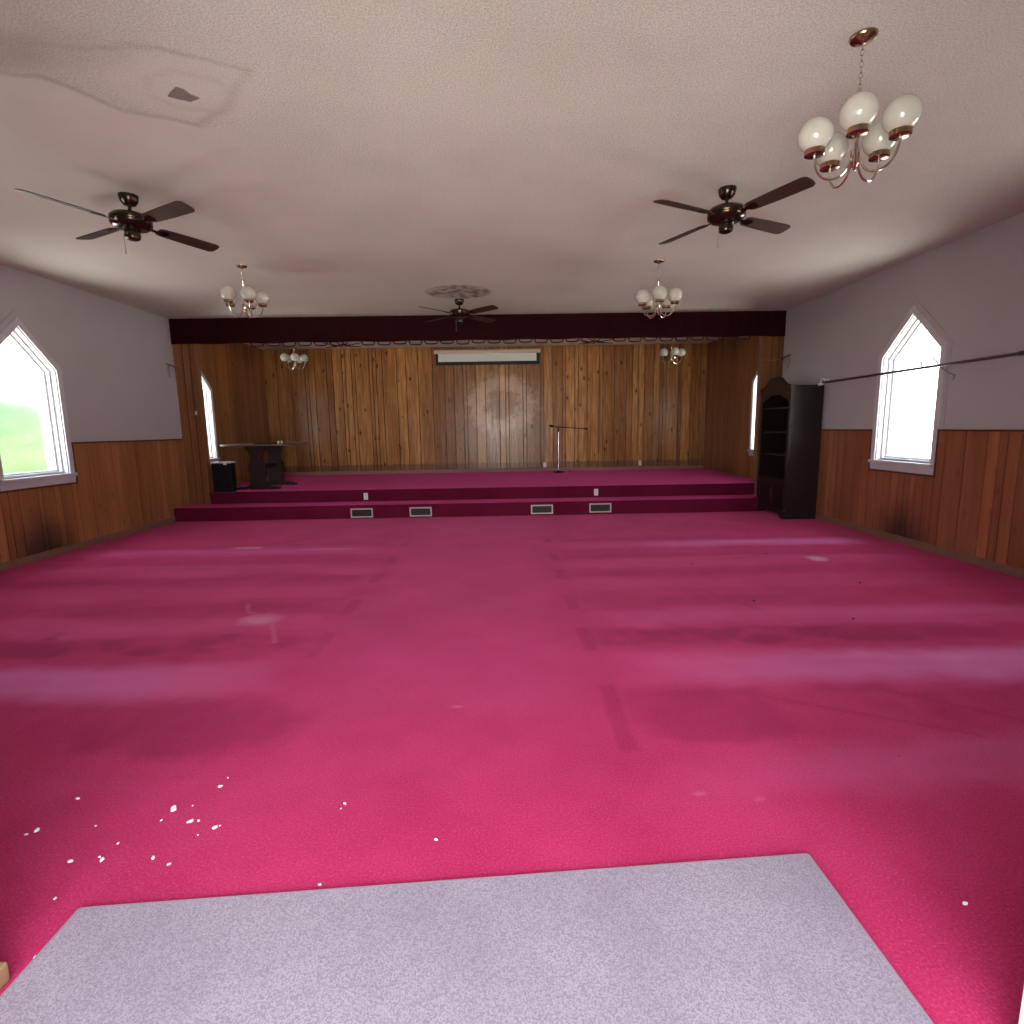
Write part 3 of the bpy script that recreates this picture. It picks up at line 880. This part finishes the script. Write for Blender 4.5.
while sx < 4.2:
    gap = 0.035
    a, b = sx + gap, sx + pitch - gap * 0.4
    dz = -0.050 + 0.008 * math.sin(k * 2.3)
    if k not in (6, 22):
        MB().tube([(a, -0.016, 0.012), (a + 0.004, -0.016, -0.02), (a + 0.018, -0.016, dz), ((a + b) / 2, -0.016, dz - 0.006), (b - 0.018, -0.016, dz), (b - 0.004, -0.016, -0.02), (b, -0.016, 0.012)], 0.011, 6).build('scalloped_cord', M['cord'], val)
    sx += pitch; k += 1
for kx in (-2.68, 1.58):
    mb = MB()
    for (ax, az, bx, bz) in ((-0.33, -0.02, 0.30, -0.085), (0.33, -0.015, -0.28, -0.09), (-0.12, 0.0, 0.10, -0.07), (-0.06, -0.085, 0.09, -0.01)):
        mb.tube([(kx + ax, -0.018, az), (kx + ax * 0.3, -0.022, az * 0.4 - 0.05), (kx, -0.03, -0.05), (kx + bx * 0.5, -0.024, (bz - 0.05) / 2 - 0.01), (kx + bx, -0.02, bz)], [0.006, 0.009, 0.014, 0.010, 0.006], 6)
    mb.build('cord_knot', M['cord'], val)

# ------------------------------------------------------------------ projector screen
ps = empty('projector_screen', (-0.345, YB - 0.046, 2.95), 'rolled up white projector screen mounted high on the stage back wall', 'projector screen')
MB().prism([(-0.04, 0.235), (0.035, 0.235), (0.045, 0.25), (0.045, 0.305), (0.03, 0.322), (-0.03, 0.322), (-0.045, 0.305), (-0.045, 0.25)], -1.23, 1.23, 0).build('roller_case', M['case'], ps, bevel=0.003)
MB().box(-1.14, 1.14, -0.006, 0.0, 0.055, 0.24).build('screen_sheet', M['screen'], ps, smooth=False)
MB().box(-1.20, -1.14, -0.006, 0.0, 0.0, 0.24).box(1.14, 1.20, -0.006, 0.0, 0.0, 0.24).box(-1.14, 1.14, -0.006, 0.0, 0.0, 0.055).build('screen_border', M['screenblack'], ps, smooth=False)
MB().box(-1.21, 1.21, -0.014, 0.008, -0.02, 0.006).build('bottom_bar', M['screenblack'], ps, smooth=False, bevel=0.004)

# ------------------------------------------------------------------ tall dark cabinet
cab = empty('bookcase', (4.29, 8.29, 0), 'tall dark stained bookcase with arched crown standing by the right wall', 'bookcase')
W, DP, H = 0.95, 0.495, 2.025
MB().box(0.018, DP, 0, 0.025, 0, H).build('side_panel', M['dark'], cab, smooth=False, bevel=0.002)
MB().box(0.018, DP, W - 0.025, W, 0, H).build('side_panel', M['dark'], cab, smooth=False, bevel=0.002)
MB().box(DP - 0.015, DP, 0.025, W - 0.025, 0.06, H - 0.02).build('back_panel', M['darkin'], cab, smooth=False)
MB().box(0.018, DP, 0.025, W - 0.025, H - 0.03, H - 0.005).build('top_board', M['dark'], cab, smooth=False)
for z in (1.70, 1.325, 0.975):
    MB().box(0.03, DP - 0.015, 0.025, W - 0.025, z - 0.012, z + 0.012).build('shelf', M['dark'], cab, smooth=False, bevel=0.002)
MB().box(-0.014, DP - 0.015, 0.026, W - 0.026, 0.585, 0.612).build('ledge', M['dark'], cab, smooth=False, bevel=0.004)
# face frame with arched head
arch = [(0.0, 0.612), (0.07, 0.612), (0.07, 1.80)]
for k in range(9):
    t = k / 8
    yy = 0.07 + (W - 0.14) * t
    arch.append((yy, 1.80 + 0.12 * math.sin(PI * t) ** 0.7 + 0.012 * math.cos(6 * PI * t)))
fr = MB()
fr.box(0.0, 0.018, 0.0, 0.065, 0.612, 1.98).box(0.0, 0.018, W - 0.065, W, 0.612, 1.98)
n = 16
for k in range(n):
    t0, t1 = k / n, (k + 1) / n
    f = lambda t: 1.79 + 0.13 * math.sin(PI * t) ** 0.6 - 0.02 * abs(math.sin(3 * PI * t))
    fr.prism([(0.065 + (W - 0.13) * t0, f(t0)), (0.065 + (W - 0.13) * t1, f(t1)), (0.065 + (W - 0.13) * t1, 1.98), (0.065 + (W - 0.13) * t0, 1.98)], 0.0, 0.018, 0)
fr.build('face_frame', M['dark'], cab, smooth=False)
cr = [(-0.012, 1.965), (W + 0.012, 1.965), (W + 0.012, 2.03), (W - 0.05, 2.045), (W - 0.13, 2.06), (W - 0.20, 2.10), (W - 0.28, 2.155), (W - 0.36, 2.178), (W / 2, 2.185), (0.36, 2.178), (0.28, 2.155), (0.20, 2.10), (0.13, 2.06), (0.05, 2.045), (-0.012, 2.03)]
MB().prism(cr, -0.014, 0.018, 0).build('crown', M['dark'], cab, smooth=False, bevel=0.004)
for k in (0, 1):
    y0 = 0.03 + k * 0.447
    d = MB().box(0.0, 0.018, y0, y0 + 0.443, 0.13, 0.575)
    d.ring([(y0, 0.13), (y0 + 0.443, 0.13), (y0 + 0.443, 0.575), (y0, 0.575)], [(y0 + 0.06, 0.19), (y0 + 0.383, 0.19), (y0 + 0.383, 0.515), (y0 + 0.06, 0.515)], -0.010, 0.0, 0)
    dd = d.build('door', M['dark'], cab, smooth=False)
    yk = y0 + (0.385 if k == 0 else 0.03)
    MB().lathe([(0.006, 0), (0.006, 0.012), (0.014, 0.018), (0.012, 0.026), (0, 0.029)], 14, (-0.010, yk, 0.40), Matrix.Rotation(-PI / 2, 4, 'Y')).build('knob', M['brass'], dd)
pl = [(0, 0), (0.10, 0), (0.13, 0.05), (0.20, 0.075), (W / 2, 0.06), (W - 0.20, 0.075), (W - 0.13, 0.05), (W - 0.10, 0), (W, 0), (W, 0.125), (0, 0.125)]
MB().prism(pl, -0.008, 0.018, 0).build('plinth', M['dark'], cab, smooth=False)

# ------------------------------------------------------------------ trestle table on the stage
tb = empty('trestle_table', (-4.48, 10.44, DECK), 'dark wooden table on two shaped pedestals at the left of the stage', 'table')
top = []
for k in range(48):
    a = 2 * PI * k / 48
    c, s = math.cos(a), math.sin(a)
    top.append((0.70 * math.copysign(abs(c) ** 0.6, c), 0.58 * math.copysign(abs(s) ** 0.6, s)))
MB().prism(top, 0.785, 0.815, 2).build('tabletop', simple('table_top_wood', (0.12, 0.06, 0.038), 0.35, var=0.2), tb, smooth=False, bevel=0.006)
half = [(0.0, 0.16), (0.06, 0.15), (0.16, 0.140), (0.26, 0.138), (0.33, 0.148), (0.39, 0.153), (0.45, 0.138), (0.52, 0.110), (0.60, 0.108), (0.68, 0.140), (0.74, 0.178), (0.785, 0.195)]
poly = [(w, z) for z, w in half] + [(-w, z) for z, w in reversed(half)]
for y in (-0.40, 0.40):
    MB().prism(poly, y - 0.03, y + 0.03, 1).build('pedestal', M['table'], tb, smooth=False, bevel=0.004)
    ft = [(-0.39, 0.0), (-0.20, 0.0), (-0.17, 0.018), (0.17, 0.018), (0.20, 0.0), (0.39, 0.0), (0.385, 0.035), (0.33, 0.055), (0.22, 0.06), (0.16, 0.085), (-0.16, 0.085), (-0.22, 0.06), (-0.33, 0.055), (-0.385, 0.035)]
    MB().prism(ft, y - 0.045, y + 0.045, 1).build('foot', M['table'], tb, smooth=False, bevel=0.004)
MB().box(-0.02, 0.02, -0.37, 0.37, 0.36, 0.44).build('stretcher', M['table'], tb, smooth=False, bevel=0.004)
tr = empty('serving_tray', (-4.34, 10.17, DECK + 0.815), 'thin dark tray lying on the table on the stage', 'tray')
MB().box(-0.17, 0.17, -0.11, 0.11, 0.0, 0.008).build('tray_base', M['table'], tr, smooth=False, bevel=0.002)
MB().ring([(-0.18, -0.12), (0.18, -0.12), (0.18, 0.12), (-0.18, 0.12)], [(-0.168, -0.108), (0.168, -0.108), (0.168, 0.108), (-0.168, 0.108)], 0.0, 0.02, 2).build('tray_rim', M['table'], tr, smooth=False)
for k, (x, y) in enumerate(((-4.115, 10.17), (-4.065, 10.19))):
    c = MB().lathe([(0.0, 0.0), (0.016, 0.0), (0.019, 0.05), (0.0165, 0.05), (0.014, 0.006), (0.0, 0.006)], 16).build('cup', M['ivory'], None, loc=(x, y, DECK + 0.815))
    tag(c, 'small pale cup on the table beside the tray', 'cup', 'small pale cups on the stage table')

# black box with pale lid
bx = empty('storage_box', (-4.935, 9.75, DECK), 'black box with a pale lid on the stage beside the left window', 'box')
MB().prism([(-0.175, -0.08), (0.165, -0.08), (0.165, 0.08), (-0.175, 0.08)], 0.0, 0.50, 2).build('box_body', M['black'], bx, smooth=False, bevel=0.012)
MB().box(-0.182, 0.175, -0.088, 0.088, 0.50, 0.525).build('lid', M['pale'], bx, smooth=False, bevel=0.006)
MB().box(0.045, 0.095, -0.098, -0.08, 0.475, 0.52).build('latch', M['ivory'], bx, smooth=False, bevel=0.003)

# ------------------------------------------------------------------ microphone stand
ms = empty('microphone_stand', (1.262, 12.75, DECK), 'microphone stand with a dark boom arm at the back of the stage', 'microphone stand')
MB().lathe([(0.0, 0.0), (0.125, 0.0), (0.13, 0.012), (0.115, 0.022), (0.03, 0.03), (0.016, 0.05), (0.0, 0.05)], 32).build('base', M['black'], ms)
MB().lathe([(0.0, 0.04), (0.012, 0.04), (0.012, 0.50), (0.015, 0.502), (0.015, 0.55), (0.010, 0.552), (0.010, 0.93), (0.0, 0.93)], 16).build('pole', M['steel'], ms)
cl = MB().lathe([(0.0, 0.925), (0.016, 0.925), (0.018, 0.95), (0.018, 0.985), (0.012, 1.0), (0.0, 1.0)], 14)
cl.tube([(-0.005, -0.05, 1.0), (-0.005, 0.02, 1.0)], 0.012, 8)
cl.build('clamp', M['black'], ms)
MB().tube([(-0.17, -0.03, 1.065), (0.0, -0.03, 1.035), (0.62, -0.03, 0.995)], 0.0095, 8).build('boom_arm', M['black'], ms)
MB().tube([(-0.205, -0.03, 1.071), (-0.13, -0.03, 1.058)], 0.026, 12).build('counterweight', M['black'], ms)
MB().tube([(0.60, -0.03, 0.996), (0.66, -0.03, 0.98)], 0.019, 12).build('microphone_clip', M['black'], ms)

# ------------------------------------------------------------------ vents and outlets in the risers
def make_vent():
    v = empty('floor_vent')
    w, h = 0.185, 0.078
    MB().ring([(-w, -h), (w, -h), (w, h), (-w, h)], [(-w + 0.022, -h + 0.022), (w - 0.022, -h + 0.022), (w - 0.022, h - 0.022), (-w + 0.022, h - 0.022)], -0.010, 0.0, 1).build('vent_frame', M['ventmetal'], v, smooth=False, bevel=0.002)
    MB().box(-w + 0.02, w - 0.02, -0.003, 0.0, -h + 0.02, h - 0.02).build('vent_back', M['louver'], v, smooth=False)
    lv = MB()
    for k in range(7):
        x = -w + 0.045 + k * (2 * w - 0.09) / 6
        lv.box(x - 0.002, x + 0.002, -0.008, -0.003, -h + 0.022, h - 0.022)
    for k in range(3):
        z = -h + 0.045 + k * 0.033
        lv.box(-w + 0.022, w - 0.022, -0.006, -0.003, z - 0.002, z + 0.002)
    lv.build('louvers', M['louver'], v, smooth=False)
    return v
v0 = make_vent()
labs = ['metal vent grille in the step furthest left of the four', 'metal vent grille in the step second from the left', 'metal vent grille in the step second from the right', 'metal vent grille in the step furthest right of the four']
for k, (x, z) in enumerate(((-2.40, 0.093), (-1.415, 0.096), (0.622, 0.10), (1.605, 0.108))):
    v = v0 if k == 0 else dup(v0)
    v.location = (x, YS, z)
    tag(v, labs[k], 'vent', 'vent grilles in the stage step')
def make_outlet():
    o = empty('wall_outlet')
    MB().box(-0.036, 0.036, -0.007, 0.0, -0.058, 0.058).build('cover_plate', M['ivory'], o, smooth=False, bevel=0.003)
    for dz in (-0.025, 0.025):
        MB().box(-0.014, 0.014, -0.009, -0.006, dz - 0.014, dz + 0.014).build('socket', M['pale'], o, smooth=False, bevel=0.002)
    return o
o0 = make_outlet()
for k, (x, y, z, lab) in enumerate(((-2.44, YW, 0.315, 'white outlet in the upper stage riser above the leftmost vent'), (1.615, YW, 0.318, 'white outlet in the upper stage riser above the rightmost vent'),
                                    (0.975, YB - 0.014, 0.58, 'pale outlet low on the stage back wall near the microphone stand'), (3.265, YB - 0.014, 0.585, 'pale outlet low on the stage back wall near the right corner'))):
    o = o0 if k == 0 else dup(o0)
    o.location = (x, y, z)
    tag(o, lab, 'outlet', 'white wall outlets')
sw = empty('light_switch', (WL + 0.29, YW - 0.008, 1.80), 'small pale switch on the left wing wall', 'light switch')
MB().box(-0.018, 0.018, -0.006, 0, -0.03, 0.03).build('cover_plate', M['ivory'], sw, smooth=False, bevel=0.003)
MB().box(-0.006, 0.006, -0.014, -0.005, -0.012, 0.012).build('toggle', M['pale'], sw, smooth=False)

# ------------------------------------------------------------------ curtain rod on the right wall
RX = WR - 0.10
cr = empty('curtain_rod', (RX, 5.07, 2.055), 'long dark curtain rod across the right window with a wire hook', 'curtain rod')
MB().tube([(0, 0, 0), (0, 3.13, -0.008)], 0.0155, 12).build('rod', M['rod'], cr)
MB().tube([(0, -0.06, 0), (0, 0.02, 0)], 0.023, 12).sphere(0.028, (0, -0.08, 0), 14, 8).build('finial', M['rod'], cr)
pts = [(0.0, 3.155 + 0.045 * math.cos(2 * PI * k / 14), 0.01 + 0.045 * math.sin(2 * PI * k / 14)) for k in range(14)]
MB().tube(pts, 0.010, 6, closed=True).tube([(0.095, 3.14, 0.03), (0.04, 3.14, 0.04), (0.0, 3.15, 0.045)], 0.011, 8).sphere(0.022, (-0.03, 3.175, -0.03), 12, 8).build('end_bracket', M['ivory'], cr)
MB().tube([(0.097, 0.06, 0.01), (0.0, 0.06, 0.0)], 0.011, 8).build('bracket', M['rod'], cr)
MB().tube([(0.0, 1.20, -0.015), (0.0, 1.22, 0.06), (0.0, 1.17, 0.10), (0.01, 1.09, 0.10), (0.03, 1.05, 0.06), (0.05, 1.02, 0.0), (0.075, 0.93, -0.08), (0.098, 0.85, -0.12), (0.098, 0.87, -0.16)], 0.008, 6).build('wire_hook', M['wire'], cr)

# small brackets left of an old curtain at both front corners
for sx, wx, lab in ((1, WL, 'small wire curtain bracket on the left wall by the stage'), (-1, WR, 'small wire curtain bracket on the right wall above the bookcase')):
    b = empty('curtain_bracket', (wx, YW - 0.22, 2.62), lab, 'bracket', 'wire curtain brackets')
    MB().tube([(0, -0.02, -0.03), (sx * 0.03, 0.0, -0.03), (sx * 0.06, 0.18, -0.07)], 0.012, 8).build('bracket_arm', M['rod'], b)
    MB().tube([(sx * 0.03, 0.0, -0.03), (sx * 0.03, 0.0, -0.12), (sx * 0.028, 0.01, -0.24)], 0.010, 6).build('cord', M['rod'], b)
    if sx < 0:
        MB().tube([(-0.06, 0.18, -0.07), (-0.2, 0.195, -0.085), (-0.385, 0.205, -0.075)], 0.004, 6).build('string', M['wire'], b)

# ------------------------------------------------------------------ paint flakes and specks on the carpet
FL = [(-1.745, 2.045, 1.3), (-1.76, 1.868, 1.8), (-1.784, 1.849, 1.0), (-1.314, 1.967, 2.6), (-1.202, 2.101, 1.3), (-1.199, 2.159, 0.8), (-1.21, 1.896, 1.7), (-1.181, 1.899, 1.0),
      (-1.099, 1.86, 1.5), (-1.251, 1.986, 0.7), (-1.326, 1.907, 0.8), (-1.557, 1.885, 0.8), (-1.41, 1.792, 0.8), (-1.431, 1.73, 0.9), (-1.412, 1.715, 1.5), (-1.517, 1.712, 1.5),
      (-1.239, 1.718, 1.2), (-1.167, 1.688, 1.1), (-1.143, 1.824, 0.6), (-1.086, 1.87, 0.7), (-0.651, 1.975, 1.1), (-0.658, 1.947, 0.7), (-0.268, 1.77, 1.0), (-1.448, 1.559, 0.9), (-0.621, 1.586, 0.9), (-1.345, 1.36, 0.8), (1.376, 1.45, 1.3)]
def flake(seed):
    r = random.Random(seed)
    n = 7
    poly = [((0.0055 + 0.003 * r.random()) * 1.3 * math.cos(2 * PI * k / n), (0.0045 + 0.003 * r.random()) * math.sin(2 * PI * k / n)) for k in range(n)]
    mb = MB()
    vs = [(x, y, 0.001) for x, y in poly] + [(x * 0.9, y * 0.9, 0.004 + 0.002 * r.random()) for x, y in poly]
    mb.add(vs, [tuple(range(n - 1, -1, -1)), tuple(range(n, 2 * n))] + [(i, (i + 1) % n, (i + 1) % n + n, i + n) for i in range(n)])
    return mb
protos = [flake(s).build('paint_flake', M['flake'], smooth=False) for s in range(4)]
for k, (x, y, s) in enumerate(FL):
    o = protos[k] if k < 4 else protos[k % 4].copy()
    if k >= 4:
        COL.objects.link(o)
    o.location = (x, y, 0.0); o.scale = (s * 0.72, s * 0.72, s * 0.72); o.rotation_euler = (0, 0, k * 1.7)
    tag(o, 'white paint flake lying on the red carpet', 'paint flake', 'white paint flakes on the carpet')
tag(protos[3], 'largest white paint flake among those on the left of the carpet', 'paint flake', 'white paint flakes on the carpet')
SP = [(1.972, 5.647), (2.057, 4.376), (3.241, 4.831), (2.59, 3.906), (2.947, 6.035), (1.712, 2.2)]
s0 = None
for k, (x, y) in enumerate(SP):
    if s0 is None:
        s0 = MB().sphere(0.011, (0, 0, 0.004), 8, 6, 0.5).build('lint_speck', M['speck']); o = s0
    else:
        o = s0.copy(); COL.objects.link(o)
    o.location = (x, y, 0.0); o.rotation_euler = (0, 0, k)
    if k == 5: o.scale = (0.35, 0.35, 0.35)
    tag(o, 'tiny dark speck lying on the right half of the red carpet', 'speck', 'dark specks on the carpet')

# ------------------------------------------------------------------ outdoors seen through the glass
struct('ground_lawn', MB().box(-60, -13.0, -40, 60, -0.6, -0.35), M['grass'])
def bush(seed, rx, ry, h):
    r = random.Random(seed)
    mb = MB()
    seg, rows = 40, 26
    vs = []; fs = []
    for j in range(rows + 1):
        th = PI * j / rows
        for k in range(seg):
            a = 2 * PI * k / seg
            d = 1 + 0.10 * math.sin(5 * a + 3 * th + seed) + 0.08 * math.sin(9 * a - 7 * th) + 0.06 * r.uniform(-1, 1)
            vs.append((rx * d * math.sin(th) * math.cos(a), ry * d * math.sin(th) * math.sin(a), h / 2 - h / 2 * d * math.cos(th)))
    for j in range(rows):
        for k in range(seg):
            k2 = (k + 1) % seg
            fs.append((j * seg + k, j * seg + k2, (j + 1) * seg + k2, (j + 1) * seg + k))
    return mb.add(vs, fs)
tag(bush(3, 1.6, 4.2, 2.95).build('shrub', M['hedge'], loc=(-15.0, 17.3, -0.4)), 'green shrub seen through the left window', 'shrub')

# ------------------------------------------------------------------ sky
w = bpy.data.worlds.new('overcast_sky'); SC.world = w; w.use_nodes = True
nt = w.node_tree; nodes = nt.nodes; links = nt.links
bg = nodes['Background']
tc = nodes.new('ShaderNodeTexCoord')
sp = nodes.new('ShaderNodeSeparateXYZ'); links.new(tc.outputs['Generated'], sp.inputs[0])
f = maprange(nodes, links, sp.outputs[2], 0.0, 0.9)
sky = mixrgb(nodes, links, f, (0.37, 0.38, 0.40), (0.39, 0.44, 0.52))
front = maprange(nodes, links, math_n(nodes, links, 'MULTIPLY', sp.outputs[1], -1.0), 0.3, 0.9, 0.0, 0.6)   # sky brightened on the entrance side to add door light, trees elsewhere
sky = mixrgb(nodes, links, front, sky, (0.98, 0.96, 1.0))
g = maprange(nodes, links, sp.outputs[2], -0.03, 0.0)
links.new(mixrgb(nodes, links, g, (1.0, 0.97, 0.86), sky), bg.inputs['Color'])     # pale sunlit ground below the horizon
bg.inputs['Strength'].default_value = 20.0

# ------------------------------------------------------------------ camera
F, VPX, VPY, ROLL = 549.2, 503.54, 428.8, 0.016
Yc = Vector((VPX - 512, 512 - VPY, -F)).normalized()
Zc = Vector((1, ROLL, 0)).cross(Yc).normalized()
Xc = Yc.cross(Zc)
# columns Xc, Yc, Zc map world to camera; its transpose maps camera to world
Rw = Matrix((Xc, Yc, Zc))
cd = bpy.data.cameras.new('camera'); cd.sensor_width = 36.0; cd.lens = F / 1024 * 36.0; cd.clip_start = 0.02; cd.clip_end = 300
co = bpy.data.objects.new('camera', cd); COL.objects.link(co)
co.matrix_world = Matrix.Translation((0, 0, CAM_H)) @ Rw.to_4x4()
SC.camera = co

vs_ = SC.view_settings
SC.display_settings.display_device = 'sRGB'
vs_.view_transform = 'Standard'; vs_.look = 'None'; vs_.gamma = 1.0; vs_.use_curve_mapping = False
vs_.exposure = -0.03
SC.cycles.max_bounces = 12; SC.cycles.diffuse_bounces = 6; SC.cycles.transparent_max_bounces = 16
SC.cycles.sample_clamp_indirect = 6.0
